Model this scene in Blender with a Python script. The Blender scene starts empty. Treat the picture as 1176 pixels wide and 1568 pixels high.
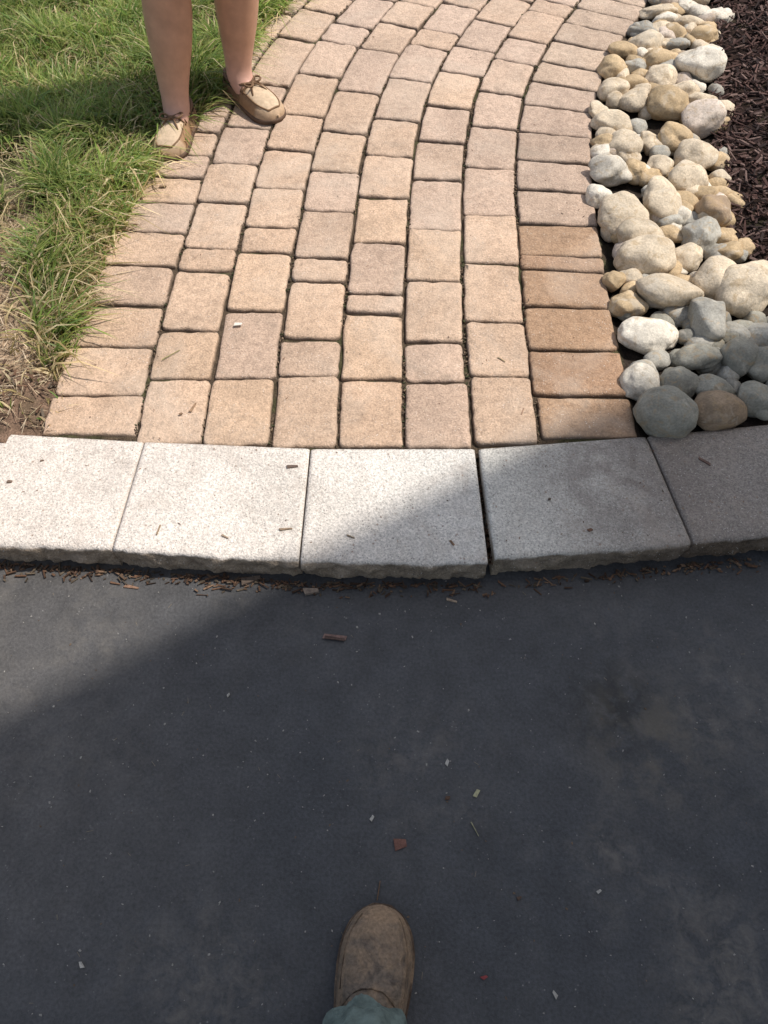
import bpy, math, random, bmesh
import numpy as np
from mathutils import Vector, noise, Matrix, Euler
random.seed(7); rng=np.random.default_rng(7)
scene=bpy.context.scene
COL=scene.collection
ZP=0.08   # patio level above the driveway

# ------------------------------------------------------------------ helpers
def smooth(me):
    me.polygons.foreach_set("use_smooth",[True]*len(me.polygons)); me.update()
def mesh_obj(name,verts,faces,mat=None,cols=None,smo=True,parent=None):
    me=bpy.data.meshes.new(name); me.from_pydata([tuple(v) for v in verts],[],faces); me.update()
    if cols is not None:
        a=me.color_attributes.new("col",'FLOAT_COLOR','POINT')
        c=np.ones((len(verts),4),dtype=np.float32); c[:,:3]=np.array(cols,dtype=np.float32).reshape(-1,3)
        a.data.foreach_set("color",c.ravel())
    if smo: smooth(me)
    ob=bpy.data.objects.new(name,me); COL.objects.link(ob)
    if mat: me.materials.append(mat)
    if parent: ob.parent=parent
    return ob
class Acc:
    def __init__(s): s.v=[];s.f=[];s.c=[]
    def add(s,vs,fs,col):
        b=len(s.v); s.v+= [tuple(p) for p in vs]; s.f+=[tuple(i+b for i in f) for f in fs]
        if isinstance(col,list): s.c+=col
        else: s.c+=[col]*len(vs)
    def obj(s,name,mat,smo=True,parent=None): return mesh_obj(name,s.v,s.f,mat,s.c,smo,parent)
def n3(x,y,z,s=1.0): return noise.noise(Vector((x*s,y*s,z*s)))
def interp(x,xs,ys): return float(np.interp(x,xs,ys))

class NT:
    def __init__(s,name):
        s.m=bpy.data.materials.new(name); s.m.use_nodes=True; s.t=s.m.node_tree; s.n=s.t.nodes; s.l=s.t.links
        s.b=s.n["Principled BSDF"]; s.tc=s.n.new("ShaderNodeTexCoord")
    def lk(s,a,b): s.l.new(a,b)
    def noise(s,scale,detail=4,rough=.55,dist=0):
        n=s.n.new("ShaderNodeTexNoise"); n.inputs["Scale"].default_value=scale; n.inputs["Detail"].default_value=detail
        n.inputs["Roughness"].default_value=rough; n.inputs["Distortion"].default_value=dist
        s.lk(s.tc.outputs["Object"],n.inputs["Vector"]); return n.outputs["Fac"]
    def vor(s,scale,feat='F1',out="Distance"):
        n=s.n.new("ShaderNodeTexVoronoi"); n.feature=feat; n.inputs["Scale"].default_value=scale
        s.lk(s.tc.outputs["Object"],n.inputs["Vector"]); return n.outputs[out]
    def near(s,x,y,r0,r1):   # 1 inside r0, 0 beyond r1 of a spot on the surface (metres)
        n=s.n.new("ShaderNodeVectorMath"); n.operation='DISTANCE'; s.lk(s.tc.outputs["Object"],n.inputs[0]); n.inputs[1].default_value=(x,y,0)
        return s.ramp(n.outputs["Value"],r0,r1,1,0)
    def ramp(s,src,a,b,lo=0.,hi=1.):
        n=s.n.new("ShaderNodeMapRange"); n.inputs["From Min"].default_value=a; n.inputs["From Max"].default_value=b
        n.inputs["To Min"].default_value=lo; n.inputs["To Max"].default_value=hi; s.lk(src,n.inputs["Value"]); return n.outputs["Result"]
    def math(s,op,a,b):
        n=s.n.new("ShaderNodeMath"); n.operation=op
        for i,x in enumerate((a,b)):
            if isinstance(x,(int,float)): n.inputs[i].default_value=x
            else: s.lk(x,n.inputs[i])
        return n.outputs[0]
    def mix(s,f,a,b,mode='MIX'):
        n=s.n.new("ShaderNodeMix"); n.data_type='RGBA'; n.blend_type=mode
        for i,x in ((0,f),(6,a),(7,b)):
            if isinstance(x,(int,float)): n.inputs[i].default_value=x
            elif isinstance(x,tuple): n.inputs[i].default_value=(*x,1)
            else: s.lk(x,n.inputs[i])
        return n.outputs[2]
    def scalec(s,c,f):
        n=s.n.new("ShaderNodeVectorMath"); n.operation='SCALE'; s.lk(c,n.inputs[0])
        if isinstance(f,(int,float)): n.inputs["Scale"].default_value=f
        else: s.lk(f,n.inputs["Scale"])
        return n.outputs[0]
    def attr(s):
        n=s.n.new("ShaderNodeAttribute"); n.attribute_name="col"; return n.outputs["Color"]
    def bump(s,h,strength,dist,prev=None):
        n=s.n.new("ShaderNodeBump"); n.inputs["Strength"].default_value=strength; n.inputs["Distance"].default_value=dist
        s.lk(h,n.inputs["Height"]); 
        if prev: s.lk(prev,n.inputs["Normal"])
        return n.outputs[0]
    def done(s,col,rough=.85,nor=None,spec=.3):
        s.lk(col,s.b.inputs["Base Color"])
        if isinstance(rough,float): s.b.inputs["Roughness"].default_value=rough
        else: s.lk(rough,s.b.inputs["Roughness"])
        s.b.inputs["Specular IOR Level"].default_value=spec
        if nor: s.lk(nor,s.b.inputs["Normal"])
        return s.m

# ------------------------------------------------------------------ materials
def m_driveway():
    t=NT("asphalt_sealcoat")
    c=t.mix(t.ramp(t.noise(1.3,4,.6,.4),.35,.7),(.046,.049,.054),(.068,.068,.070))
    c=t.mix(t.math('MULTIPLY',t.near(-.85,.62,.1,.75),.55),c,(.095,.086,.078))   # lighter, warmer sunlit area painted into the asphalt colour
    g=t.noise(170,2,.7); m=t.noise(14,4,.65)
    c=t.scalec(c,t.ramp(m,.25,.75,.74,1.26))
    c=t.scalec(c,t.ramp(g,.3,.7,.74,1.26))
    sm=t.math('MULTIPLY',t.ramp(t.noise(3.1,3,.6,.8),.42,.66),t.ramp(t.noise(30,4,.75,.5),.40,.68))
    region=t.math('MAXIMUM',t.near(.58,.26,.16,.50),t.math('MAXIMUM',t.near(-.30,.03,.02,.16),t.math('MAXIMUM',t.near(.10,.36,.0,.22),t.near(-.6,.75,.0,.5))))
    c=t.mix(t.math('MULTIPLY',t.math('MULTIPLY',sm,t.ramp(region,0,1,.12,1)),.7),c,(.19,.17,.145))
    dsp=t.math('MULTIPLY',t.near(.43,.49,.015,.13),t.ramp(t.noise(22,3,.7,.6),.36,.56))
    c=t.mix(t.math('MULTIPLY',dsp,.8),c,(.016,.016,.015))
    c=t.mix(t.math('MULTIPLY',t.math('MULTIPLY',t.near(.50,.42,.02,.18),t.ramp(m,.44,.60)),.55),c,(.13,.11,.08))
    v=t.vor(110); k=t.ramp(t.noise(41,2,.6),.55,.69)
    c=t.mix(t.math('MULTIPLY',t.math('MULTIPLY',t.ramp(v,.08,.20,1,0),k),.55),c,(.32,.31,.29))
    b=t.bump(g,.5,.002); b=t.bump(m,.3,.008,b)
    return t.done(c,.66,b,.4)
def m_paver():
    t=NT("tumbled_concrete_paver"); c=t.attr()
    g=t.noise(210,2,.75); m=t.noise(48,3,.7)
    c=t.scalec(c,t.ramp(t.noise(8,4,.6,.3),.3,.7,.86,1.12))
    c=t.scalec(c,t.ramp(m,.3,.7,.82,1.16))
    c=t.scalec(c,t.ramp(g,.3,.7,.72,1.26))
    c=t.mix(t.math('MULTIPLY',t.ramp(m,.58,.72),.30),c,(.32,.26,.19))
    c=t.mix(t.math('MULTIPLY',t.ramp(t.noise(3.2,4,.65,.8),.48,.68),.38),c,(.55,.45,.36))
    c=t.mix(t.math('MULTIPLY',t.ramp(t.noise(13,4,.7,.8),.59,.74),.42),c,(.28,.22,.165))
    sp=t.math('MULTIPLY',t.ramp(t.vor(180),.12,.24,1,0),t.ramp(t.noise(70,1),.52,.62))
    c=t.mix(t.math('MULTIPLY',sp,.65),c,(.80,.72,.64))
    dk=t.math('MULTIPLY',t.ramp(t.vor(130),.10,.22,1,0),t.ramp(t.noise(53,1),.52,.62))
    c=t.mix(t.math('MULTIPLY',dk,.7),c,(.12,.085,.055))
    b=t.bump(g,.9,.0022); b=t.bump(m,.6,.006,b)
    return t.done(c,.9,b,.25)
def m_curb():
    t=NT("wall_cap_concrete"); c=t.attr()
    g=t.noise(230,2,.8)
    c=t.scalec(c,t.ramp(t.noise(5,4,.6,.3),.3,.7,.86,1.10))
    c=t.scalec(c,t.ramp(g,.3,.7,.62,1.36))
    c=t.mix(t.math('MULTIPLY',t.ramp(t.noise(9,4,.7,.7),.50,.72),.40),c,(.40,.33,.27))
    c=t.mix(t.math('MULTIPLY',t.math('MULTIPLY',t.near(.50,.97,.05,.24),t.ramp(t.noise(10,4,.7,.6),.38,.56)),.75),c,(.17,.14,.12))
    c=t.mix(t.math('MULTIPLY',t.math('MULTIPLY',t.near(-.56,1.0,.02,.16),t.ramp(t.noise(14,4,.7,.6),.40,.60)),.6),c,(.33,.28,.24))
    br=t.math('MULTIPLY',t.ramp(t.vor(58),.05,.20,1,0),t.ramp(t.noise(31,2),.45,.57))
    c=t.mix(t.math('MULTIPLY',br,.8),c,(.25,.16,.105))
    dk=t.math('MULTIPLY',t.ramp(t.vor(150),.1,.27,1,0),t.ramp(t.noise(80,1),.43,.55))
    c=t.mix(t.math('MULTIPLY',dk,.78),c,(.13,.115,.10))
    wh=t.math('MULTIPLY',t.ramp(t.vor(210),.1,.26,1,0),t.ramp(t.noise(91,1),.48,.60))
    c=t.mix(t.math('MULTIPLY',wh,.6),c,(.82,.79,.74))
    b=t.bump(g,.9,.0022); b=t.bump(t.noise(60,3,.7),.6,.006,b)
    return t.done(c,.92,b,.25)
def m_soil():
    t=NT("soil_and_joint_sand"); c=t.attr()
    c=t.scalec(c,t.ramp(t.noise(40,4,.7),.3,.7,.55,1.45)); g=t.noise(220,2,.8); c=t.scalec(c,t.ramp(g,.3,.7,.55,1.45))
    c=t.mix(t.math('MULTIPLY',t.ramp(t.noise(9,3,.6),.58,.68),.35),c,(.06,.06,.03))
    b=t.bump(g,1.,.005); return t.done(c,.95,b,.15)
def m_stone():
    t=NT("river_stone"); c=t.attr()
    g=t.noise(200,2,.7); m=t.noise(70,4,.65)
    c=t.scalec(c,t.ramp(t.noise(20,4,.6,.8),.3,.7,.74,1.18)); c=t.scalec(c,t.ramp(g,.3,.7,.82,1.18))
    c=t.mix(t.math('MULTIPLY',t.ramp(t.noise(28,4,.7,1.2),.53,.66),.55),c,(.37,.255,.13))
    c=t.mix(t.math('MULTIPLY',t.ramp(t.noise(16,3,.6,1.),.58,.70),.40),c,(.64,.58,.48))
    c=t.mix(t.math('MULTIPLY',t.ramp(m,.60,.70),.40),c,(.17,.135,.10))
    b=t.bump(m,.6,.005); b=t.bump(g,.35,.0018,b)
    return t.done(c,.78,b,.3)
def m_simple(name,rough=.9,s1=60,a1=.2,bs=200,bst=.3,bd=.002,spec=.25):
    t=NT(name); c=t.attr(); c=t.scalec(c,t.ramp(t.noise(s1,3,.6),.3,.7,1-a1,1+a1))
    b=t.bump(t.noise(bs,2,.65),bst,bd)
    return t.done(c,rough,b,spec)
def m_worn():
    t=NT("worn_suede"); c=t.attr()
    c=t.mix(t.math('MULTIPLY',t.ramp(t.noise(15,4,.65,.6),.42,.62),.7),c,(.30,.205,.13))
    c=t.mix(t.math('MULTIPLY',t.ramp(t.noise(21,4,.7,.9),.50,.66),.75),c,(.07,.058,.05))
    c=t.scalec(c,t.ramp(t.noise(180,2,.7),.3,.7,.75,1.25))
    b=t.bump(t.noise(26,3,.6,.9),.9,.009); b=t.bump(t.noise(320,2,.7),.4,.001,b)
    return t.done(c,.8,b,.25)
def m_grass():
    t=NT("grass_blades"); c=t.attr(); t.done(c,.5,None,.35)
    tr=t.n.new("ShaderNodeBsdfTranslucent"); t.lk(t.scalec(c,1.4),tr.inputs["Color"])
    mx=t.n.new("ShaderNodeMixShader"); mx.inputs[0].default_value=.42
    t.lk(t.b.outputs[0],mx.inputs[1]); t.lk(tr.outputs[0],mx.inputs[2]); t.lk(mx.outputs[0],t.n["Material Output"].inputs["Surface"]); return t.m
M_DRV=m_driveway();M_PAV=m_paver();M_CURB=m_curb();M_SOIL=m_soil();M_STONE=m_stone();M_GRASS=m_grass();M_WORN=m_worn()
M_MULCH=m_simple("bark_mulch_chip",.9,120,.3,300,.6,.002)
M_SKIN=m_simple("skin",.5,22,.12,200,.2,.001,.35)
M_LEA=m_simple("moccasin_leather",.75,70,.18,420,.3,.001,.3)
M_CLOTH=m_simple("cloth",.95,30,.08,700,.5,.001,.15)
M_DEN=m_simple("denim",.95,45,.35,400,.9,.002,.15)
M_HAIR=m_simple("hair",.6,90,.3,200,.5,.002)

# ------------------------------------------------------------------ path reference curve
TS=[1.0,1.35,1.6,1.9,2.15,2.4,2.6,2.8,3.0,4.0,6.5]; TH=[-.01,0.01,.05,.06,.12,.20,.33,.42,.45,.55,.8]
ds=.005; NS=1100
rx=[.347];ry=[1.0];rt=[]
for i in range(NS):
    th=interp(1.0+i*ds,TS,TH); rt.append(th); rx.append(rx[-1]+math.sin(th)*ds); ry.append(ry[-1]+math.cos(th)*ds)
rx=np.array(rx[:NS]);ry=np.array(ry[:NS]);rt=np.array(rt);rs=1.0+np.arange(NS)*ds
def P(s,o):
    x=np.interp(s,rs,rx);y=np.interp(s,rs,ry);th=np.interp(s,rs,rt)
    return x-o*math.cos(th), y+o*math.sin(th)
def s_at(yv,o):
    y=ry+o*np.sin(rt); return float(np.interp(yv,y,rs))
LW_S=[1.0,1.6,1.9,2.15,2.3,2.6,5,7];LW_W=[.215,.215,.19,.135,.07,.075,.15,.2]
def lw(s): return interp(s,LW_S,LW_W)
CW=.15
ls=np.linspace(1.0,6.4,400)
LE=[P(s,6*CW+lw(s)) for s in ls]; LEy=np.array([p[1] for p in LE]);LEx=np.array([p[0] for p in LE])
RE=[P(s,-.225) for s in ls]; REy=np.array([p[1] for p in RE]);REx=np.array([p[0] for p in RE])
def left_edge(y): return np.interp(y,LEy,LEx)
def right_edge(y): return np.interp(y,REy,REx)
MBy=[1.0,1.3,1.5,1.64,1.72,2.0,2.34,2.82,3.1,4.,6.];MBx=[1.45,1.3,1.12,1.0,.965,.985,1.045,1.14,1.25,1.75,3.2]
def mulch_edge(y): return np.interp(y,MBy,MBx)

# ------------------------------------------------------------------ pavers
pav=Acc()
def rr(a,b,r,d,wob):
    a-=d;b-=d;r=max(r-d*.5,.003);pts=[]
    ns=9
    def side(p,q):
        for i in range(ns):
            t=i/ns; pts.append((p[0]+(q[0]-p[0])*t,p[1]+(q[1]-p[1])*t))
    def cor(cx,cy,a0):
        for i in range(3):
            an=a0+math.pi/2*i/3; pts.append((cx+r*math.cos(an),cy+r*math.sin(an)))
    cor(a-r,b-r,0); side((a-r,b),(-a+r,b)); cor(-a+r,b-r,math.pi/2); side((-a,b-r),(-a,-b+r)); cor(-a+r,-b+r,math.pi); side((-a+r,-b),(a-r,-b)); cor(a-r,-b+r,1.5*math.pi); side((a,-b+r),(a,b-r))
    return [(p[0]+w[0],p[1]+w[1]) for p,w in zip(pts,wob)]
def paver(s0,s1,o0,o1,col):
    sc=(s0+s1)/2+random.uniform(-.0018,.0018);oc=(o0+o1)/2+random.uniform(-.0018,.0018)
    g=random.uniform(.0018,.0048)
    b=(o1-o0)/2-g; a=(s1-s0)/2-g
    if a<.015 or b<.012: return
    r=random.uniform(.005,.015); N=48; sd=random.random()*100
    wob=[]
    for i in range(N):
        an=i/N*2*math.pi; ca,sa=math.cos(an),math.sin(an)
        f=lambda q:.0030*n3(ca*2.4,sa*2.4,q)+.0022*n3(ca*9,sa*9,q+3)
        wob.append((f(sd),f(sd+9)))
    zt=ZP+random.uniform(-.0025,.0025); tx=random.uniform(-.022,.022);ty=random.uniform(-.022,.022)
    rot=random.uniform(-.014,.014)
    rings=[(-.05,0),(-.009,0),(-.0045,.0009),(-.0018,.0028),(-.0004,.006),(0,.012)]
    vs=[];n=0
    for dz,d in rings:
        pr=rr(a,b,r,d,wob); n=len(pr)
        for (u,w) in pr:
            u2=u-w*rot;w2=w+u*rot
            x,y=P(sc+u2,oc+w2); z=zt+dz+(u*tx+w*ty)
            if -.008<dz<0: z+=.0020*n3(x*55,y*55,sd)-.0022*max(0,n3(x*25,y*25,sd+4))*2
            vs.append((x,y,z))
    fs=[]
    for k in range(len(rings)-1):
        for i in range(n):
            j=(i+1)%n; fs.append((k*n+i,k*n+j,(k+1)*n+j,(k+1)*n+i))
    fs.append(tuple((len(rings)-1)*n+i for i in range(n)))
    cs=[]
    for k in range(len(rings)):
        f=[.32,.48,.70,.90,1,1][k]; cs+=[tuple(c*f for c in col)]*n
    pav.add(vs,fs,cs)
def pcol(y,kind):
    base=np.array(random.choice([(.500,.352,.245),(.505,.357,.250),(.495,.345,.238),(.49,.350,.252),(.515,.360,.245),(.480,.345,.255)]))
    if kind=='R':
        if y<1.75: base=np.array(random.choice([(.36,.23,.142),(.38,.245,.152),(.35,.22,.138)]))
        elif y<2.5: base=np.array(random.choice([(.42,.305,.225),(.43,.31,.23),(.41,.30,.225)]))
        else: base=np.array(random.choice([(.46,.335,.24),(.48,.355,.255)]))
    far=min(max((y-1.3)/1.7,0),1); g=base.mean()
    base=base*(1-.16*far)+g*np.array((1.13,1.0,.92))*.20*far
    return tuple(base*random.uniform(.92,1.06))
data={1:[106,125,141,163,172,192,210,229],2:[106,125,148,170,181,198,217,236],3:[105,126,138,159,168,188,206,226],
4:[105,125,147,154,174,194,214,233],5:[104,124,137,159,180,202,221,240],6:[104,126,144,166,186,208,229,248]}
for c in range(1,7):
    o1=(7-c)*CW; o0=o1-CW; oc=(o0+o1)/2
    S=[s_at(y/100,oc) for y in data[c]]; S[0]=s_at(1.058 if c==1 else (1.05 if c==2 else 1.046),oc)
    if c==6: S[0]=s_at(1.052,oc)
    last=.2
    while S[-1]<6.2:
        l=random.choice([.15,.2,.2,.15,.185,.1] if last>.12 else [.2,.185,.2]); last=l; S.append(S[-1]+l)
    for a,b in zip(S,S[1:]):
        y=P((a+b)/2,oc)[1]; paver(a,b,o0,o1,pcol(y,'I'))
SR=[s_at(y/100,-.11) for y in [108,120,134,149,163,169,182,197,211,225,240,253,265,278,290,301,311]]; SR[0]=s_at(1.072,-.11)
while SR[-1]<6.2: SR.append(SR[-1]+.135)
for a,b in zip(SR,SR[1:]):
    if b-a>.04: paver(a,b,-.225,0,pcol(P(a,0)[1],'R'))
SL=[s_at(y/100,1.0) for y in [108,120,136,150,165,179,192,204,215,227]]; SL[0]=s_at(1.082,1.0)
while SL[-1]<6.2: SL.append(SL[-1]+.135)
for a,b in zip(SL,SL[1:]): paver(a,b,.9,.9+lw((a+b)/2),pcol(P(a,1)[1],'I'))
pav.obj("paver_walkway",M_PAV)

# ------------------------------------------------------------------ curb (row of wall-cap blocks)
curb=Acc()
def block(BL,BR,FR,FL,cA,cB,seed):
    NU=64; prof=[(0,-.10,0,0),(0,-.006,0,.001),(0,-.001,.003,.0008)]
    prof+=[(t,0,0,0) for t in (.03,.25,.5,.75,.95)]
    prof+=[(1,-.0008,-.006,.0012),(1,-.004,-.001,.002),(1,-.010,.0015,.005),(1,-.018,.002,.008),(1,-.027,.001,.010),(1,-.037,.000,.012),(1,-.048,-.002,.012),(1,-.060,-.005,.012),(1,-.072,-.008,.010),(1,-.10,-.012,.004)]
    vs=[];cs=[];m=len(prof)
    BL,BR,FR,FL=[np.array(p) for p in (BL,BR,FR,FL)]
    fdir=((FL-BL)+(FR-BR));fdir/=np.linalg.norm(fdir)
    for i in range(NU+1):
        u=i/NU
        b=BL+(BR-BL)*u; f=FL+(FR-FL)*u
        bow=math.sin(math.pi*u)*.004
        er=min(u,1-u)*NU<.5
        for k,(w,dz,out,am) in enumerate(prof):
            p=b+(f-b)*w; p=p+fdir*(bow*w)
            nz=n3(p[0]*16,dz*30,seed)+.6*n3(p[0]*50,dz*70,seed+5)+.3*n3(p[0]*120,dz*140,seed+8)
            d=out+am*nz*1.3
            if w==0: d=-abs(d)*.3
            z=ZP+dz+ (.0008*n3(p[0]*30,p[1]*30,seed))
            if w==1 and dz>-.02: z+= -.003*abs(n3(p[0]*60,3,seed))
            if er and dz>-.05: z-=.003
            q=p+fdir*d
            vs.append((q[0],q[1],z))
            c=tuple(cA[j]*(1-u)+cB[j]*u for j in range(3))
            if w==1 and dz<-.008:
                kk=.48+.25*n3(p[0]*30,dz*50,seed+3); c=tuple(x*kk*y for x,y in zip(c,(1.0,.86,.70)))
            cs.append(c)
    fs=[]
    for i in range(NU):
        for k in range(m-1): fs.append((i*m+k,i*m+k+1,(i+1)*m+k+1,(i+1)*m+k))
    fs.append(tuple(range(m-1,-1,-1))); fs.append(tuple(NU*m+k for k in range(m)))
    fs=[tuple(reversed(f)) for f in fs]
    curb.add(vs,fs,cs)
L1=(.66,.60,.53);L2=(.68,.61,.54)
block((-1.26,1.135),(-.904,1.088),(-.937,.812),(-1.32,.862),L1,L1,1)
block((-.900,1.087),(-.5335,1.061),(-.553,.789),(-.934,.812),(.62,.55,.48),(.66,.59,.52),2)
block((-.5305,1.061),(-.1640,1.042),(-.1715,.763),(-.549,.788),L2,L1,3)
block((-.1605,1.041),(.199,1.041),(.208,.756),(-.1675,.762),(.66,.60,.53),(.60,.57,.52),4)
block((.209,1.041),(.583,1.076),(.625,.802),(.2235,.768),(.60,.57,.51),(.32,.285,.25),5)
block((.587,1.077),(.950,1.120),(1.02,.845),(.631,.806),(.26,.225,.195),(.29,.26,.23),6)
block((.954,1.121),(1.31,1.18),(1.40,.91),(1.024,.847),L1,L1,7)
for k in range(1,7):
    block((1.314+.36*(k-1),1.181+.07*(k-1)),(1.67+.36*(k-1),1.25+.07*(k-1)),(1.76+.36*(k-1),.98+.07*(k-1)),(1.404+.36*(k-1),.912+.07*(k-1)),L1,L1,20+k)
    block((-1.62-.36*(k-1),1.19+.055*(k-1)),(-1.264-.36*(k-1),1.136+.055*(k-1)),(-1.324-.36*(k-1),.864+.055*(k-1)),(-1.68-.36*(k-1),.918+.055*(k-1)),L1,L1,40+k)
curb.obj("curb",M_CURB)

# ------------------------------------------------------------------ ground sheets
def sheet(name,x0,x1,y0,y1,z,mat,col):
    return mesh_obj(name,[(x0,y0,z),(x1,y0,z),(x1,y1,z),(x0,y1,z)],[(0,1,2,3)],mat,[col]*4,False)
sheet("ground",-300,300,-300,300,-.03,M_SOIL,(.07,.10,.035))
sheet("driveway",-9,9,-14,1.0,0,M_DRV,(0,0,0))
mesh_obj("lawn_soil",[(-40,3.0,.04),(-3.2,1.4,.04),(-1.2,1.15,.03),(1.2,1.15,.03),(3.2,1.5,.04),(40,3,.04),(40,60,.04),(-40,60,.04)],[tuple(range(8))],M_SOIL,[(.07,.10,.035)]*8,False)
nx,ny=260,230
xs=np.linspace(-2.4,2.4,nx)
vs=[];cs=[];fs=[]
for j in range(ny):
    for i in range(nx):
        x=xs[i]; yb=1.02+.03*abs(x)+.03*x*x*.6; y=yb+(5.2-yb)*(j/(ny-1))**1.3
        le=float(left_edge(y));re=float(right_edge(y));me=float(mulch_edge(y))
        nz=n3(x*7,y*7,1)+.6*n3(x*22,y*22,4)
        if x<le+.01:
            e=le-x; z=.064+min(e*.25,.02)+.007*nz
            dry=max(0,min(1,(2.02-y)/.25+n3(x*5,y*5,8)*.6))
            g=(.085,.085,.038); d=(.33,.235,.155)
            if y<1.27: d=(.17,.11,.075)
            c=tuple(g[k]*(1-dry)+d[k]*dry for k in range(3))
        elif x<re+.005: z=.068+.004*nz; c=(.085,.062,.042) if nz<.35 else (.065,.06,.03)
        elif x<me: z=.055+.004*nz; c=(.035,.026,.02)
        else: z=.075+min((x-me)*.12,.04)+.01*nz; c=(.03,.018,.014)
        vs.append((x,y,z)); cs.append(c)
for j in range(ny-1):
    for i in range(nx-1):
        a=j*nx+i; fs.append((a,a+1,a+nx+1,a+nx))
mesh_obj("garden_soil",vs,fs,M_SOIL,cs,True)

# ------------------------------------------------------------------ river stones
def icos(sub):
    bm=bmesh.new(); bmesh.ops.create_icosphere(bm,subdivisions=sub,radius=1)
    v=np.array([q.co[:] for q in bm.verts]); f=[tuple(w.index for w in p.verts) for p in bm.faces]; bm.free(); return v,f
ICO={3:icos(3),4:icos(4)}
stones=Acc()
PL=dict(W=(.66,.60,.50),C=(.59,.49,.36),T=(.50,.37,.22),G=(.38,.36,.31),N=(.29,.275,.225),B=(.36,.26,.17),K=(.22,.21,.18),P=(.56,.47,.39))
def stone(x,y,a,b,colk,z=None,h=None,yaw=None,sub=4):
    iv,iff=ICO[sub]
    sd=random.random()*50
    h=h or min(a,b)*random.uniform(.62,.82)
    z=(.066+h*.85) if z is None else z
    v=iv.copy()
    pw=random.uniform(.80,1.0); v=np.sign(v)*np.abs(v)**pw
    out=np.empty_like(v)
    ang=random.uniform(.20,.42)
    for i,p in enumerate(v):
        q=Vector(p); k=1+ang*noise.noise(q*.9+Vector((sd,0,0)))+.10*noise.noise(q*2.2+Vector((0,sd,0)))+.015*noise.noise(q*6+Vector((0,sd,0)))
        out[i]=p*k
    for _ in range(random.choice([0,0,2,3,4])):
        nn=np.array((random.gauss(0,1),random.gauss(0,1),random.gauss(0,.7)));nn/=np.linalg.norm(nn); lim=random.uniform(.60,.88)
        dd=out@nn; ex=np.clip(dd-lim,0,None); out-=np.outer(ex*.72,nn)
    out*=np.array((a,b,h))
    R=np.array(Euler((random.uniform(-.3,.3),random.uniform(-.3,.3),random.uniform(-.4,.4) if yaw is None else yaw)).to_matrix())
    out=out@R.T+np.array((x,y,z))
    c=np.array(PL[colk])*random.uniform(.86,1.12)
    stones.add(out.tolist(),iff,tuple(c))
L=[(0.982,3.012,0.058,0.033),(1.104,3.036,0.053,0.028),(1.194,2.973,0.058,0.034),(0.898,2.871,0.045,0.032),(0.975,2.880,0.051,0.035),(1.075,2.926,0.046,0.033),(1.103,2.826,0.045,0.043),(0.807,2.729,0.049,0.039),(0.891,2.773,0.053,0.048),(0.989,2.773,0.044,0.029),(0.914,2.662,0.054,0.041),(0.987,2.678,0.046,0.036),(1.027,2.604,0.070,0.061),(0.753,2.600,0.041,0.048),(0.825,2.620,0.034,0.033),(0.891,2.543,0.048,0.050),(0.814,2.524,0.038,0.033),(0.729,2.477,0.047,0.042),(0.944,2.473,0.045,0.036)]
kf="CWWGCCTTCGTBWTGCTCC"
near="79,242,46,42;88,238,61,56;67,237,33,34;97,231,60,62;70,229,58,40;101,243,45,37;66,219,37,35;72,217,44,49;80,222,29,68;88,221,49,49;65,204,58,49;73,205,33,39;80,207,34,34;91,211,57,57;76,196,32,24;87,200,51,55;60,193,32,35;65,183,57,77;77,189,51,78;83,187,27,32;91,194,37,33;91,186,45,59;68,174,58,52;68,165,68,61;78,177,39,27;85,175,48,50;80,167,43,36;75,168,21,41;91,169,33,36;59,158,27,32;61,149,37,41;72,152,79,70;84,157,58,61;90,153,69,67;79,142,50,57;64,138,73,45;86,139,33,38;92,138,36,39;74,131,51,40;83,130,43,50;60,124,38,58;68,122,39,45;76,121,46,41;89,128,38,46;84,117,44,48;63,113,59,63;75,114,55,51"
kn="CTCPCCTCCTWTCCGCWCCTTBCCTGCCTTTCCCGWGGNNWNNNNNB"
for s in near.split(";"):
    a,b,c,d=[float(q) for q in s.split(",")]; L.append((a/100,b/100,c/1000,d/1000))
for (x,y,a,b),k in zip(L,kf+kn):
    stone(x,y,a*1.10,min(b*.96,a*1.4),k)
n=0;tries=0
while n<230 and tries<4000:
    tries+=1
    y=random.uniform(1.13,3.3); x=random.uniform(float(right_edge(y))+.03,float(mulch_edge(y))+.015)
    if x>1.2: continue
    r=random.uniform(.022,.038)
    stone(x,y,r*random.uniform(.9,1.3),r,random.choice("CTWCTGTP" if y>1.55 else "NNGNK"),z=.070+random.uniform(0,.014),h=r*.75,sub=3); n+=1
for i in range(70):
    y=random.uniform(3.1,4.3); x=random.uniform(float(right_edge(y))+.04,float(mulch_edge(y))); stone(x,y,random.uniform(.035,.06),random.uniform(.035,.055),random.choice("CTWCGPB"),sub=3)
for i in range(14):
    y=random.uniform(1.17,1.5); x=random.uniform(.95,1.25); stone(x,y,random.uniform(.035,.055),random.uniform(.035,.055),random.choice("NGNK"),sub=3)
stones.obj("river_stones",M_STONE)

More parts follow.
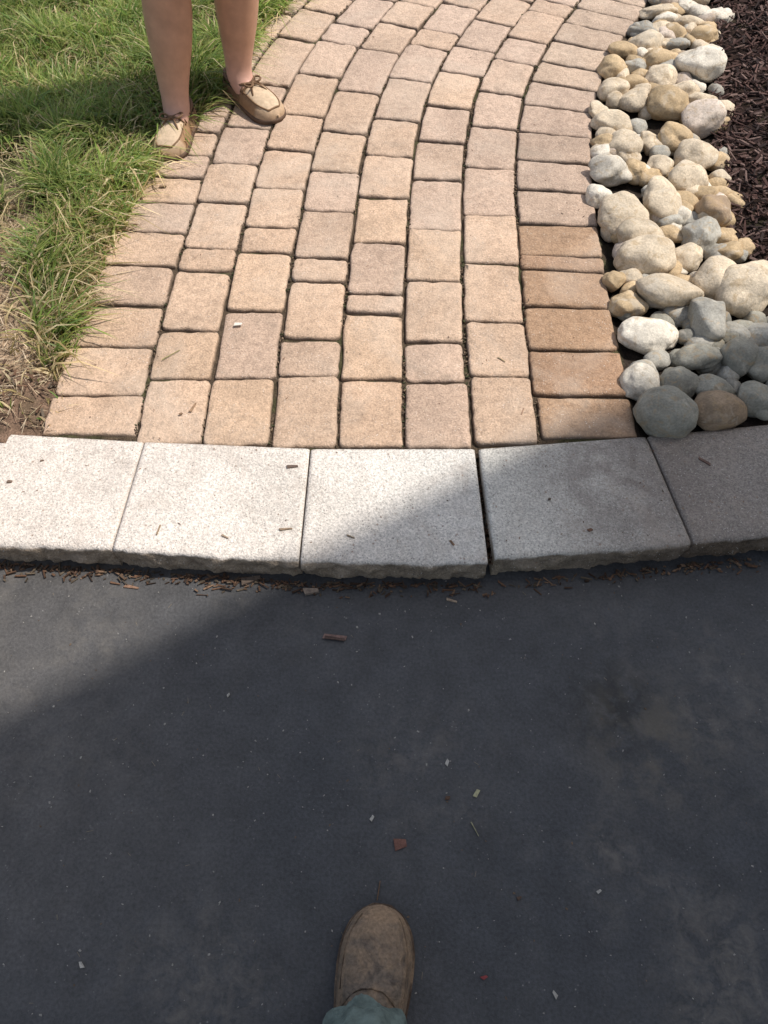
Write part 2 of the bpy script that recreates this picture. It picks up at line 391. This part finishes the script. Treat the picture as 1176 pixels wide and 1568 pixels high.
# ------------------------------------------------------------------ chips: mulch, debris
def chip(acc,x,y,z,l,w,t,yaw,pit,rol,col):
    M=Euler((rol,pit,yaw)).to_matrix(); v=[]
    tw=random.uniform(.4,1.0); sk=random.uniform(-.3,.3)
    for (i,j,k) in ((-1,-1,-1),(1,-tw,-1),(1,tw,-1),(-1,1,-1),(-1,-1,1),(1,-tw,1),(1,tw,1),(-1,1,1)):
        p=M@Vector((i*l/2+sk*j*w,j*w/2,k*t/2)); v.append((x+p[0],y+p[1],z+p[2]))
    acc.add(v,[(3,2,1,0),(4,5,6,7),(0,1,5,4),(1,2,6,5),(2,3,7,6),(3,0,4,7)],col)
mul=Acc(); n=0
MC=[(.065,.034,.028),(.042,.024,.021),(.10,.058,.048),(.15,.10,.085),(.028,.018,.016),(.08,.044,.036)]
while n<11000:
    y=random.uniform(1.3,4.2); x=random.uniform(.9,2.3); me=float(mulch_edge(y))
    if x<me-.03+.04*n3(x*9,y*9,3) or x>me+.9: continue
    n+=1; l=random.uniform(.010,.045)*(1 if random.random()<.9 else 1.6)
    chip(mul,x,y,.082+min((x-me)*.12,.04)+random.uniform(-.004,.014)+.008*n3(x*7,y*7,1),l,random.uniform(.003,.009),random.uniform(.0015,.004),random.uniform(0,6.3),random.gauss(0,.3),random.gauss(0,.4),tuple(np.array(random.choice(MC))*random.uniform(.8,1.3)))
mul.obj("bark_mulch",M_MULCH,False)

deb=Acc()
BR=[(.16,.09,.055),(.10,.06,.04),(.22,.14,.09),(.13,.10,.07)]
def D(x,y,l,w,yaw,col,z=0,t=.003,pit=0): chip(deb,x,y,z+t*.6,l,w,t,yaw,pit,0,col)
D(-.098,.630,.046,.010,-.1,(.20,.13,.11)); D(-.098,.626,.04,.006,-.15,(.09,.06,.05),z=.003)
D(.028,.246,.021,.020,.15,(.17,.085,.065)); D(.139,.711,.022,.005,-.3,(.35,.27,.2)); D(-.150,.731,.03,.014,.1,(.25,.2,.16),t=.008)
D(-.523,.742,.030,.008,-.2,(.25,.15,.10)); D(-.276,.757,.04,.016,.3,(.12,.09,.07),t=.008)
D(.165,.330,.014,.007,1.0,(.38,.36,.22)); D(.158,.270,.026,.0018,-1.1,(.3,.28,.18)); D(.113,.322,.008,.006,0,(.10,.06,.04))
for x,y,l in ((-.021,.288,.009),(.115,.384,.010),(-.297,.511,.007),(.268,.026,.010),(.359,.172,.008),(-.483,.066,.010)):
    D(x,y,l,l*.6,random.uniform(0,3),(.40,.38,.34),t=.003)
D(.159,.049,.009,.006,.4,(.22,.05,.05)); D(.225,.162,.008,.006,.4,(.09,.06,.045))
D(-.009,.173,.03,.0014,1.4,(.16,.1,.06))
for i in range(900):
    x=random.uniform(-.95,.8); y0=interp(x,[-.93,-.55,-.17,.21,.63,1.02],[.805,.783,.752,.748,.795,.84])
    dens=1 if x<-.05 else (.7 if .45<x<.75 or abs(x-.08)<.12 else .4)
    if random.random()>dens: continue
    y=y0-abs(random.gauss(0,.013)); l=random.choice([.004,.006,.008,.012,.02])*random.uniform(.7,1.2)
    D(x,y,l,random.uniform(.0015,.005),random.gauss(0,.9),tuple(np.array(random.choice(BR))*random.uniform(.4,1.0)),t=random.uniform(.001,.004),z=random.uniform(0,.004))
for i in range(480):
    x=random.uniform(-.9,.9);y=random.uniform(-.05,.78); l=random.choice([.0015,.0018,.002,.0025,.0035])*random.uniform(.8,1.3)
    D(x,y,l,l*random.uniform(.5,.9),random.uniform(0,6),(.28,.265,.24) if random.random()<.75 else (.13,.09,.06),t=.0012)
for i in range(45):
    x=random.uniform(-.9,.9);y=random.uniform(.0,.78)
    D(x,y,random.uniform(.005,.012),.0009,random.uniform(0,6),(.20,.17,.13),t=.0008)
def joint_fill(x,y):
    D(x,y,random.uniform(.005,.014),random.uniform(.002,.005),random.uniform(0,6),tuple(np.array(random.choice(BR))*.6),z=.045,t=.004)
for i in range(110):
    t=random.random(); joint_fill(.204+t*.012+random.uniform(-.004,.006),1.03-.26*t)
for (x,y,l,w,a,c) in [(-.198,.993,.024,.008,.1,(.13,.09,.07)),(-.201,.834,.026,.005,.1,(.25,.18,.12)),(-.799,.953,.010,.007,0,(.16,.11,.08)),(-.462,.832,.024,.0025,1.4,(.30,.22,.14)),(-.324,.816,.016,.004,-.5,(.30,.22,.15)),(-.068,.816,.018,.003,-.4,(.22,.17,.12)),(.138,.801,.013,.004,-1.,(.2,.12,.07)),(.696,1.007,.028,.005,-.7,(.16,.10,.08)),(.422,.832,.009,.006,.4,(.16,.09,.06)),(.348,.908,.006,.005,0,(.12,.09,.07)),(-.743,1.009,.008,.003,.3,(.2,.14,.1))]:
    D(x,y,l,w,a,c,z=ZP,t=.003)
for i in range(45):
    x=random.uniform(-.9,.85);y=random.uniform(.80,1.05); l=random.choice([.002,.003,.004,.006]); D(x,y,l,random.uniform(.001,.0022),random.uniform(0,6),tuple(np.array(random.choice(BR))*1.1),z=ZP,t=.0012)
for (x,y,l,w,a,c) in [(-.360,1.427,.018,.011,0,(.66,.60,.52)),(-.435,1.159,.028,.006,1.2,(.28,.18,.11)),(-.632,1.984,.020,.007,0,(.15,.10,.06)),(-.682,1.814,.014,.004,.1,(.18,.12,.08)),(-.510,1.323,.05,.0016,.7,(.3,.28,.12)),(.314,1.146,.02,.003,1.2,(.28,.18,.12)),(.28,1.308,.022,.0018,-.7,(.34,.27,.16)),(-.46,1.14,.008,.006,.5,(.25,.16,.1))]:
    D(x,y,l,w,a,c,z=ZP+.002,t=.002)
for i in range(170):
    s=random.uniform(1.03,3.4);o=random.uniform(-.2,1.05); x,y=P(s,o); l=random.choice([.002,.003,.004,.006])
    D(x,y,l,random.uniform(.001,.002),random.uniform(0,6),tuple(np.array(random.choice(BR+[(.5,.42,.33)]))*1.1),z=ZP+.001,t=.0012)
for i in range(2600):
    c=random.randint(0,6); s=random.uniform(1.05,3.6); x,y=P(s,c*CW+random.gauss(0,.003))
    if n3(x*6,y*6,2)<-.05: continue
    D(x,y,random.uniform(.003,.008),random.uniform(.0015,.004),random.uniform(0,6),random.choice([(.12,.085,.055),(.09,.065,.045),(.06,.065,.03),(.20,.14,.09)]),z=ZP-.010+random.uniform(0,.005),t=.003,pit=random.gauss(0,.3))
deb.obj("bark_debris",M_MULCH,False)

# ------------------------------------------------------------------ grass
def grass():
    tries=0
    gpal=np.array([(.18,.26,.055),(.23,.29,.07),(.13,.21,.055),(.27,.31,.09),(.31,.33,.115),(.19,.25,.08)])
    dpal=np.array([(.52,.42,.24),(.43,.33,.18),(.58,.49,.31),(.34,.27,.12)])
    out=[]
    while len(out)<52000 and tries<900000:
        tries+=1
        y=1.11+rng.random()*2.9; le=float(left_edge(y)); x=le+.03-rng.random()**1.25*(1.35)
        e=le-x; cl=noise.noise(Vector((x*6,y*6,0)))+.6*noise.noise(Vector((x*17,y*17,3)))
        lush=min(max((y-1.93+.4*cl)/.2,0),1)
        fr_w=interp(y,[1.1,1.3,1.45,1.7,2.0],[.02,.05,.11,.15,.2])
        fringe=1 if e<fr_w+.05*cl else 0
        if e<0: dens=.20 if y>1.4 else .05
        elif lush>.5: dens=.50+.65*cl
        elif fringe: dens=.20+.6*interp(y,[1.15,1.5,1.8],[0,.45,.9])
        else: dens=.03+.22*max(cl,0)
        if rng.random()>dens: continue
        dryp=.19 if lush>.5 else (.32 if fringe else .62)
        if y<1.5: dryp+=.2
        dryp+= -.35*cl*.6
        dry=rng.random()<dryp
        h=(.045+.050*rng.random()) if lush>.5 else ((.035+.055*rng.random()) if fringe else .02+.03*rng.random())
        if e<.03: h*=.75
        h*=1+.6*cl
        c=(dpal if dry else gpal)[rng.integers(4 if dry else 6)]*(.75+.5*rng.random())*(1+.45*noise.noise(Vector((x*3.5,y*3.5,9))))
        lean=rng.normal(0,.45,2)*(1.6 if dry else 1)+.8*np.array((noise.noise(Vector((x*8,y*8,20))),noise.noise(Vector((x*8,y*8,30)))))
        if e<.12: lean[0]+=.35*rng.random()
        out.append((x,y,h,.0017+.0024*rng.random(),*c,lean[0],lean[1],e))
    A=np.array(out); n=len(A)
    x,y,h,w=A[:,0],A[:,1],A[:,2],A[:,3]; lx,ly=A[:,7]*h,A[:,8]*h; e=A[:,9]
    z0=np.where(e>0,.062+np.minimum(np.maximum(e,0)*.25,.02),.07)
    ang=rng.random(n)*np.pi*2; dx,dy=np.cos(ang)*w,np.sin(ang)*w
    V=np.zeros((n,7,3))
    for k,(t,wf) in enumerate(((0,1),(.38,.95),(.75,.65))):
        cx=x+lx*t**1.8*1.3;cy=y+ly*t**1.8*1.3;cz=z0+h*t*(1-.12*t)
        V[:,2*k]=np.stack([cx-dx*wf,cy-dy*wf,cz],1); V[:,2*k+1]=np.stack([cx+dx*wf,cy+dy*wf,cz],1)
    V[:,6]=np.stack([x+lx*1.5,y+ly*1.5,z0+h*np.maximum(.35,1-.35*(A[:,7]**2+A[:,8]**2))],1)
    C=np.ones((n,7,4),np.float32)
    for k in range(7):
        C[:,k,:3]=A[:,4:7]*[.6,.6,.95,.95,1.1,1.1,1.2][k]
    base=(np.arange(n)*7)[:,None]
    q=np.concatenate([base+np.array([[0,1,3,2]]),base+np.array([[2,3,5,4]])],1).reshape(-1,4)
    t=(base+np.array([[4,5,6]])).reshape(-1,3)
    me=bpy.data.meshes.new("grass"); nl=q.size+t.size
    me.vertices.add(n*7); me.vertices.foreach_set("co",V.astype(np.float32).ravel())
    me.loops.add(nl); me.loops.foreach_set("vertex_index",np.concatenate([q.ravel(),t.ravel()]).astype(np.int32))
    me.polygons.add(len(q)+len(t))
    me.polygons.foreach_set("loop_start",np.concatenate([np.arange(len(q))*4,q.size+np.arange(len(t))*3]).astype(np.int32))
    me.update(calc_edges=True); me.validate()
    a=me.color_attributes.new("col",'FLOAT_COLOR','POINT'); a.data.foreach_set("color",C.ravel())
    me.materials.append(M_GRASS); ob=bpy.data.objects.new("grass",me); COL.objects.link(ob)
grass()
th=Acc()
for i in range(8500):
    y=random.uniform(1.10,2.9); le=float(left_edge(y)); x=le+.015-random.random()*1.0; e=le-x
    if y>2.0 and random.random()<.5: continue
    z=.066+min(max(e,0)*.25,.02)+random.uniform(0,.012)
    if y<1.3 and random.random()<.35: chip(th,x,y,z+.004,random.uniform(.01,.03),random.uniform(.003,.007),.002,random.uniform(0,6),random.gauss(0,.25),0,tuple(np.array(random.choice(BR))*.9))
    else: chip(th,x,y,z+(.02 if y>2 else 0),random.uniform(.015,.05),random.uniform(.0012,.0024),.0008,random.uniform(0,6),random.gauss(0,.25),0,tuple(np.array(random.choice([(.45,.35,.23),(.36,.26,.17),(.55,.44,.31),(.24,.17,.11)]))*random.uniform(.7,1.15)))
th.obj("dry_grass_thatch",M_MULCH,False)

# ------------------------------------------------------------------ figures
def empty(name,loc=(0,0,0)):
    e=bpy.data.objects.new(name,None); e.location=loc; COL.objects.link(e); return e
def tube(acc,pts,r,col,n=8,closed=False):
    pts=[Vector(p) for p in pts]; m=len(pts); vs=[];fs=[]
    for i,p in enumerate(pts):
        a=pts[(i-1)%m] if (closed or i>0) else p; b=pts[(i+1)%m] if (closed or i<m-1) else p
        d=(b-a).normalized(); up=Vector((0,0,1)) if abs(d.z)<.9 else Vector((1,0,0)); s=d.cross(up).normalized(); u=s.cross(d)
        rr_=r[i] if isinstance(r,(list,tuple)) else r
        for k in range(n):
            an=2*math.pi*k/n; vs.append(tuple(p+s*math.cos(an)*rr_+u*math.sin(an)*rr_))
    for i in range(m if closed else m-1):
        for k in range(n):
            i2=(i+1)%m; fs.append((i*n+k,i*n+(k+1)%n,i2*n+(k+1)%n,i2*n+k))
    if not closed: fs.append(tuple(range(n-1,-1,-1))); fs.append(tuple((m-1)*n+k for k in range(n)))
    acc.add(vs,fs,col)
def shoe(name,toe,heel,z0,W,parent,cols,style):
    toe=Vector((*toe,0));heel=Vector((*heel,0)); Lg=(toe-heel).length; d=(toe-heel).normalized(); s=Vector((d.y,-d.x,0))
    T=[0,.02,.06,.12,.2,.3,.4,.44,.48,.52,.56,.6,.65,.7,.74,.78,.82,.85,.88,.90,.92,.94,.955,.97,.985,.996,1.0]
    wp=lambda t: interp(t,[0,.02,.06,.12,.25,.42,.6,.74,.82,.88,.93,.965,.985,.996,1],[.18,.42,.62,.74,.79,.80,.93,1.0,.99,.92,.77,.58,.40,.22,.03])
    if style=='mocc': hp=lambda t: interp(t,[0,.06,.2,.35,.48,.6,.75,.88,.96,1],[.046,.056,.052,.047,.054,.052,.043,.034,.024,.012])
    else:
        wp=lambda t: interp(t,[0,.02,.06,.12,.25,.42,.6,.72,.80,.86,.91,.95,.975,.99,.997,1],[.18,.42,.62,.74,.80,.86,.97,1.0,.97,.90,.79,.65,.51,.36,.22,.05])
        hp=lambda t: interp(t,[0,.06,.2,.35,.48,.6,.75,.88,.96,1],[.06,.075,.08,.088,.086,.076,.058,.044,.032,.018])
    sole=.010 if style=='mocc' else .014
    def W3(x,y,z): return tuple(heel+d*(y*Lg)+s*x+Vector((0,0,z0+z)))
    acc=Acc(); n=36
    vs=[];cs=[];fs=[]
    for t in T:
        w=W/2*wp(t);h=hp(t)
        for k in range(n+1):
            an=math.pi*k/n; ca,sa=math.cos(an),math.sin(an)
            ex=.62; x=w*math.copysign(abs(ca)**ex,ca)*(1-.10*sa); z=sole+h*abs(sa)**.8
            plug=sa>.72 and .52<t<.935
            if style=='mocc':
                if plug: z+=.0015
                c=cols['plug'] if plug else (cols['side'] if t>.45 else cols['back'])
                if t>.8 and not plug: c=tuple(.5*a_+.5*b_ for a_,b_ in zip(cols['plug'],cols['side']))
                if sa>.62 and .05<t<.47: z=sole+.018; c=cols['in']
            else:
                cr=0
                if .45<t<.80: cr=.0035*math.sin(t*62+2.5*x/max(w,.01))*sa*max(0,n3(t*5,x*14,2)+.6)
                z+=.003*n3(x*50,t*12,5)+cr; c=cols['side']
                if t>.90: c=cols['plug']
                elif sa<.70: c=tuple(.6*a_+.4*b_ for a_,b_ in zip(cols['plug'],cols['side']))
            vs.append(W3(x,t,z)); cs.append(c)
    m=n+1
    for i in range(len(T)-1):
        for k in range(n): fs.append((i*m+k,i*m+k+1,(i+1)*m+k+1,(i+1)*m+k))
    fs.append(tuple(range(m))); fs.append(tuple((len(T)-1)*m+k for k in range(m-1,-1,-1)))
    acc.add(vs,fs,cs)
    so=[]
    for sgn in (1,-1):
        rg=[i/30 for i in range(31)]
        if sgn==-1: rg=rg[::-1]
        for q in rg:
            t=.5-.5*math.cos(math.pi*q); so.append((sgn*(W/2*wp(t)+.0035),t+(.012 if t>.99 else (-.012 if t<.01 else 0))))
    k=len(so); vs=[W3(x,t,0) for x,t in so]+[W3(x,t,sole) for x,t in so]+[W3(x*.95,.5+(t-.5)*.985,sole+.0025) for x,t in so]
    fs=[(i,(i+1)%k,k+(i+1)%k,k+i) for i in range(k)]+[(k+i,k+(i+1)%k,2*k+(i+1)%k,2*k+i) for i in range(k)]+[tuple(range(k-1,-1,-1)),tuple(2*k+i for i in range(k))]
    acc.add(vs,fs,cols['sole'])
    def surf(t,a,up=.001):
        w=W/2*wp(t);h=hp(t);ca,sa=math.cos(a),math.sin(a); return W3(w*math.copysign(abs(ca)**.62,ca)*(1-.10*sa),t,sole+h*abs(sa)**.8+up)
    if style=='mocc':
        a0=.80; seam=[surf(.50+.43*i/10,a0+ (.3*(i/10)**4),.002) for i in range(11)]
        seam+=[surf(.94,a0+.3+(math.pi-2*(a0+.3))*i/8,.002) for i in range(1,8)]
        seam+=[surf(.93-.43*i/10,math.pi-a0-(.3*((10-i)/10)**4),.002) for i in range(11)]
        tube(acc,seam,.0026,cols['seam'],6)
        rim=[]
        for i in range(36):
            an=2*math.pi*i/36; t=.26+.235*math.cos(an); rim.append(W3(W/2*wp(max(t,.06))*.88*math.sin(an),t,sole+hp(t)+.002))
        tube(acc,rim,.0055,cols['rim'],8,True)
        b0=Vector(W3(0,.545,sole+hp(.545)+.007))
        for sg in (-1,1):
            loop=[b0+s*sg*(.032*math.sin(math.pi*i/10))+d*(.013*math.sin(2*math.pi*i/10)+.006*sg)+Vector((0,0,.008*math.sin(math.pi*i/10))) for i in range(11)]
            tube(acc,loop,.0030,cols['lace'],6)
            tail=[b0+s*sg*(.026*i/5)+d*(.034*(i/5)**1.3)+Vector((0,0,.003-.018*(i/5)**2)) for i in range(6)]
            tube(acc,tail,.0026,cols['lace'],6)
        tube(acc,[b0-s*.006,b0+s*.006],.006,cols['lace'],8)
        for tt in (.47,.52):
            tube(acc,[surf(tt,.6+(math.pi-1.2)*i/8,.0035) for i in range(9)],.0024,cols['lace'],6)
    else:
        tube(acc,[surf(.60-.14*abs(math.cos(a))**1.5,a,.0006) for a in [.15+(math.pi-.3)*i/18 for i in range(19)]],.0010,cols['seam'],6)
        for sg in (0,1):
            tube(acc,[surf(.58+.36*i/12,(.55+.25*(i/12)**3) if sg==0 else math.pi-(.55+.25*(i/12)**3),.0008) for i in range(13)],.0010,cols['seam'],6)
    return acc.obj(name,M_LEA if style=='mocc' else M_WORN,True,parent)
def loft(acc,rings,col,n=28,fold=0.,seed=0,cap=False):
    vs=[];fs=[]
    for i,(c,ra,rb) in enumerate(rings):
        for k in range(n):
            an=2*math.pi*k/n; f=1+fold*n3(math.cos(an)*2.2+seed,math.sin(an)*2.2,i*.6)
            vs.append((c[0]+ra*math.cos(an)*f,c[1]+rb*math.sin(an)*f,c[2]+ .04*fold*n3(an,i,seed)))
    for i in range(len(rings)-1):
        for k in range(n): fs.append((i*n+k,i*n+(k+1)%n,(i+1)*n+(k+1)%n,(i+1)*n+k))
    if cap: fs.append(tuple(range(n-1,-1,-1))); fs.append(tuple((len(rings)-1)*n+k for k in range(n)))
    acc.add(vs,fs,col)
def skin_body(name,V,E,R,mat,col,parent,root,sub=2):
    me=bpy.data.meshes.new(name); me.from_pydata(V,E,[]); ob=bpy.data.objects.new(name,me); COL.objects.link(ob)
    m=ob.modifiers.new("s",'SKIN'); m.use_smooth_shade=True
    sv=me.skin_vertices[0].data
    for i,r in enumerate(R): sv[i].radius=(r,r); sv[i].use_root=(i==root)
    s=ob.modifiers.new("d",'SUBSURF'); s.levels=sub; s.render_levels=sub
    dg=bpy.context.evaluated_depsgraph_get(); nm=bpy.data.meshes.new_from_object(ob.evaluated_get(dg))
    ob.modifiers.clear(); ob.data=nm; nm.materials.clear(); nm.materials.append(mat)
    a=nm.color_attributes.new("col",'FLOAT_COLOR','POINT'); c=np.ones((len(nm.vertices),4),np.float32)
    c[:,:3]=col
    co=np.empty(len(nm.vertices)*3,np.float32); nm.vertices.foreach_get("co",co); co=co.reshape(-1,3)
    f=np.clip((.26-co[:,2])/.12,0,1)[:,None]; c[:,:3]=c[:,:3]*(1-f)+np.array((.60,.35,.27))*f
    a.data.foreach_set("color",c.ravel()); smooth(nm); ob.parent=parent; return ob
girl=empty("girl")
Vv=[];Ee=[];Rr=[]
def add(p,r,par=None):
    Vv.append(tuple(p));Rr.append(r)
    if par is not None: Ee.append((par,len(Vv)-1))
    return len(Vv)-1
pel=add((-.485,2.43,.84),.105)
def leg(pts):
    q=pel
    for p,r in pts: q=add(p,r,q)
leg([((-.552,2.415,.77),.088),((-.570,2.37,.62),.078),((-.588,2.325,.49),.064),((-.597,2.335,.41),.071),((-.605,2.322,.335),.067),((-.613,2.298,.25),.052),((-.619,2.278,.185),.040),((-.619,2.268,.145),.042),((-.622,2.235,.118),.034),((-.632,2.185,.103),.028)])
leg([((-.421,2.425,.77),.088),((-.419,2.43,.62),.078),((-.418,2.445,.49),.064),((-.424,2.475,.41),.070),((-.431,2.476,.335),.066),((-.441,2.466,.25),.052),((-.449,2.457,.185),.040),((-.450,2.449,.145),.042),((-.430,2.425,.118),.034),((-.392,2.385,.103),.028)])
w=add((-.483,2.43,.98),.095,pel); ch=add((-.482,2.44,1.10),.11,w); nk0=add((-.482,2.44,1.20),.075,ch); nk=add((-.482,2.435,1.26),.045,nk0); hd=add((-.482,2.425,1.33),.070,nk); add((-.482,2.42,1.42),.082,hd)
for sg in(-1,1):
    sh=add((-.482+sg*.14,2.44,1.18),.045,nk0); el=add((-.482+sg*.19,2.45,.98),.034,sh); wr=add((-.482+sg*.19,2.40,.80),.025,el); pm=add((-.482+sg*.19,2.385,.745),.030,wr)
    for k,(dy,ln) in enumerate(((-.022,.055),(-.008,.065),(.007,.06),(.020,.048))):
        a=add((-.482+sg*.187,2.385+dy,.715),.008,pm); b=add((-.482+sg*.183,2.383+dy,.715-ln*.5),.0075,a); add((-.482+sg*.176,2.38+dy,.715-ln),.006,b)
    a=add((-.482+sg*.180,2.355,.755),.009,pm); add((-.482+sg*.172,2.345,.72),.008,a)
skin_body("body",Vv,Ee,[r*1.06 for r in Rr],M_SKIN,(.49,.28,.185),girl,pel)
dr=Acc(); loft(dr,[((-.487,2.41,.56),.205,.17),((-.487,2.415,.66),.185,.15),((-.486,2.42,.80),.155,.125),((-.484,2.43,.96),.125,.105),((-.483,2.43,1.10),.145,.12),((-.482,2.44,1.20),.13,.095),((-.482,2.44,1.245),.06,.055)],(.12,.2,.38),36,.10,3)
dr.obj("dress",M_CLOTH,True,girl)
ha=Acc(); loft(ha,[((-.482,2.46,1.17),.06,.03),((-.482,2.465,1.28),.085,.05),((-.482,2.455,1.38),.098,.085),((-.482,2.445,1.45),.085,.085),((-.482,2.44,1.50),.03,.03)],(.10,.06,.035),28,.08,5,True); ha.obj("hair",M_HAIR,True,girl)
fa=Acc(); tube(fa,[(-.482,2.352,1.395),(-.482,2.330,1.365),(-.482,2.345,1.355)],[.006,.011,.008],(.56,.33,.25)); tube(fa,[(-.505,2.348,1.322),(-.482,2.338,1.318),(-.459,2.348,1.322)],[.004,.006,.004],(.45,.15,.13))
for sg in(-1,1): tube(fa,[(-.482+sg*.030-.008,2.348,1.392),(-.482+sg*.030+.008,2.348,1.392)],.007,(.05,.035,.03)); tube(fa,[(-.482+sg*.088,2.42,1.40),(-.482+sg*.092,2.425,1.37),(-.482+sg*.086,2.42,1.35)],.012,(.56,.33,.25))
fa.obj("face",M_SKIN,True,girl)
mc=dict(plug=(.54,.41,.28),side=(.31,.185,.10),back=(.20,.115,.065),rim=(.15,.085,.05),seam=(.20,.12,.065),lace=(.17,.10,.055),sole=(.12,.075,.05),**{'in':(.06,.04,.03)})
shoe("right_moccasin",(-.643,2.108),(-.606,2.345),ZP+.002,.104,girl,mc,'mocc')
shoe("left_moccasin",(-.325,2.313),(-.500,2.510),ZP+.002,.104,girl,mc,'mocc')

ph=empty("photographer")
pc=dict(plug=(.27,.185,.12),side=(.15,.118,.092),back=(.2,.14,.1),rim=(.1,.07,.05),seam=(.05,.035,.025),lace=(.1,.1,.1),sole=(.07,.045,.03),**{'in':(.05,.04,.03)})
shoe("right_shoe",(-.003,.149),(-.040,-.145),0.001,.117,ph,pc,'slip')
shoe("left_shoe",(-.24,-.10),(-.26,-.39),0.001,.117,ph,pc,'slip')
tr=Acc()
loft(tr,[((-.024,-.048,.084),.064,.068),((-.024,-.048,.096),.067,.073),((-.025,-.056,.108),.060,.066),((-.025,-.058,.122),.065,.070),((-.025,-.066,.145),.060,.066),((-.027,-.078,.18),.063,.064),((-.03,-.10,.30),.066,.064),((-.04,-.12,.48),.072,.072),((-.06,-.16,.66),.088,.09),((-.09,-.22,.84),.10,.11)],(.16,.205,.19),48,.30,2)
loft(tr,[((-.255,-.30,.082),.062,.070),((-.255,-.30,.13),.060,.066),((-.25,-.31,.30),.066,.064),((-.24,-.27,.48),.072,.072),((-.225,-.25,.66),.088,.09),((-.20,-.24,.84),.10,.11)],(.16,.205,.19),32,.16,7)
loft(tr,[((-.145,-.235,.80),.175,.12),((-.145,-.24,.92),.172,.12),((-.145,-.25,1.02),.160,.11)],(.16,.205,.19),36,.05,9,True)
tr.obj("trousers",M_DEN,True,ph)

# ------------------------------------------------------------------ unseen building, added and sized so its eave shadows the driveway
shadow_house=empty("shadow_house")
et=Vector((math.cos(math.radians(30)),math.sin(math.radians(30)),0)); en=Vector((-et.y,et.x,0))
def HP(t,n_,z): return tuple(et*t+en*n_+Vector((0,0,z)))
def hbox(name,t0,t1,n0,n1,z0,z1,mat,col):
    v=[HP(t,n_,z) for z in(z0,z1) for (t,n_) in((t0,n0),(t1,n0),(t1,n1),(t0,n1))]
    return mesh_obj(name,v,[(3,2,1,0),(4,5,6,7),(0,1,5,4),(1,2,6,5),(2,3,7,6),(3,0,4,7)],mat,[col]*8,False,shadow_house)
EV=6.5
t0=2.75;t1=12
hbox("walls",t0,t1,-8.3,-.64,-.02,EV-.05,M_CLOTH,(.50,.46,.40))
a=Acc(); ta=t0-.4;tb=t1+.4; nf=-.28;nb=-8.66;nm_=(nf+nb)/2;zr=EV+2.2
v=[HP(ta,nf,EV),HP(tb,nf,EV),HP(tb,nm_,zr),HP(ta,nm_,zr),HP(ta,nb,EV),HP(tb,nb,EV)]
v2=[(p[0],p[1],p[2]-.12) for p in v]
a.add(v+v2,[(0,1,2,3),(3,2,5,4),(9,8,7,6),(10,11,8,9),(0,6,7,1),(4,5,11,10),(0,3,9,6),(3,4,10,9),(1,7,8,2),(2,8,11,5)],(.08,.075,.07)); a.obj("roof",M_CURB,False,shadow_house)
g_=Acc()
for t in(t0,t1): 
    g_.add([HP(t,-.64,EV-.05),HP(t,-8.3,EV-.05),HP(t,nm_,zr-.2)],[(0,1,2)],(.50,.46,.40))
g_.obj("gables",M_CLOTH,False,shadow_house)
for k,tt in enumerate((4,6.5,9)):
    for zz in (1.0,3.9):
        if k==1 and zz==1.0:
            hbox("door",tt,tt+.95,-.65,-.60,.1,2.2,M_CLOTH,(.25,.06,.05)); continue
        hbox("window_frame",tt-.06,tt+1.06,-.65,-.605,zz-.06,zz+1.36,M_CLOTH,(.75,.75,.73)); hbox("window_glass",tt,tt+1,-.62,-.595,zz,zz+1.3,M_HAIR,(.04,.05,.06))

# ------------------------------------------------------------------ light, sky, camera
az=math.radians(15); el=math.radians(58)
sd=Vector((math.cos(az)*math.cos(el),math.sin(az)*math.cos(el),math.sin(el)))
sun=bpy.data.lights.new("sun",'SUN'); sun.energy=4.3; sun.angle=math.radians(.7); sun.color=(1.0,.95,.89)
so=bpy.data.objects.new("sun",sun); so.rotation_euler=sd.to_track_quat('Z','Y').to_euler(); so.location=sd*20; COL.objects.link(so)
wd=bpy.data.worlds.new("World"); scene.world=wd; wd.use_nodes=True
nt=wd.node_tree; bg=nt.nodes["Background"]; sk=nt.nodes.new("ShaderNodeTexSky"); sk.sky_type='NISHITA'; sk.sun_disc=False
sk.sun_elevation=el; sk.sun_rotation=math.radians(75); sk.dust_density=2.5
hs=nt.nodes.new("ShaderNodeHueSaturation"); hs.inputs["Saturation"].default_value=.62; hs.inputs["Value"].default_value=1.08
nt.links.new(sk.outputs[0],hs.inputs["Color"]); nt.links.new(hs.outputs[0],bg.inputs[0]); bg.inputs[1].default_value=.15
cam=bpy.data.cameras.new("camera"); cam.sensor_fit='VERTICAL'; cam.sensor_height=24; cam.lens=24*1184/1568; cam.clip_start=.02; cam.clip_end=1000
co=bpy.data.objects.new("camera",cam); co.location=(0,0,1.43); co.rotation_euler=(math.radians(90-57),0,0); COL.objects.link(co); scene.camera=co
scene.view_settings.view_transform='Standard'; scene.view_settings.look='None'; scene.view_settings.exposure=0
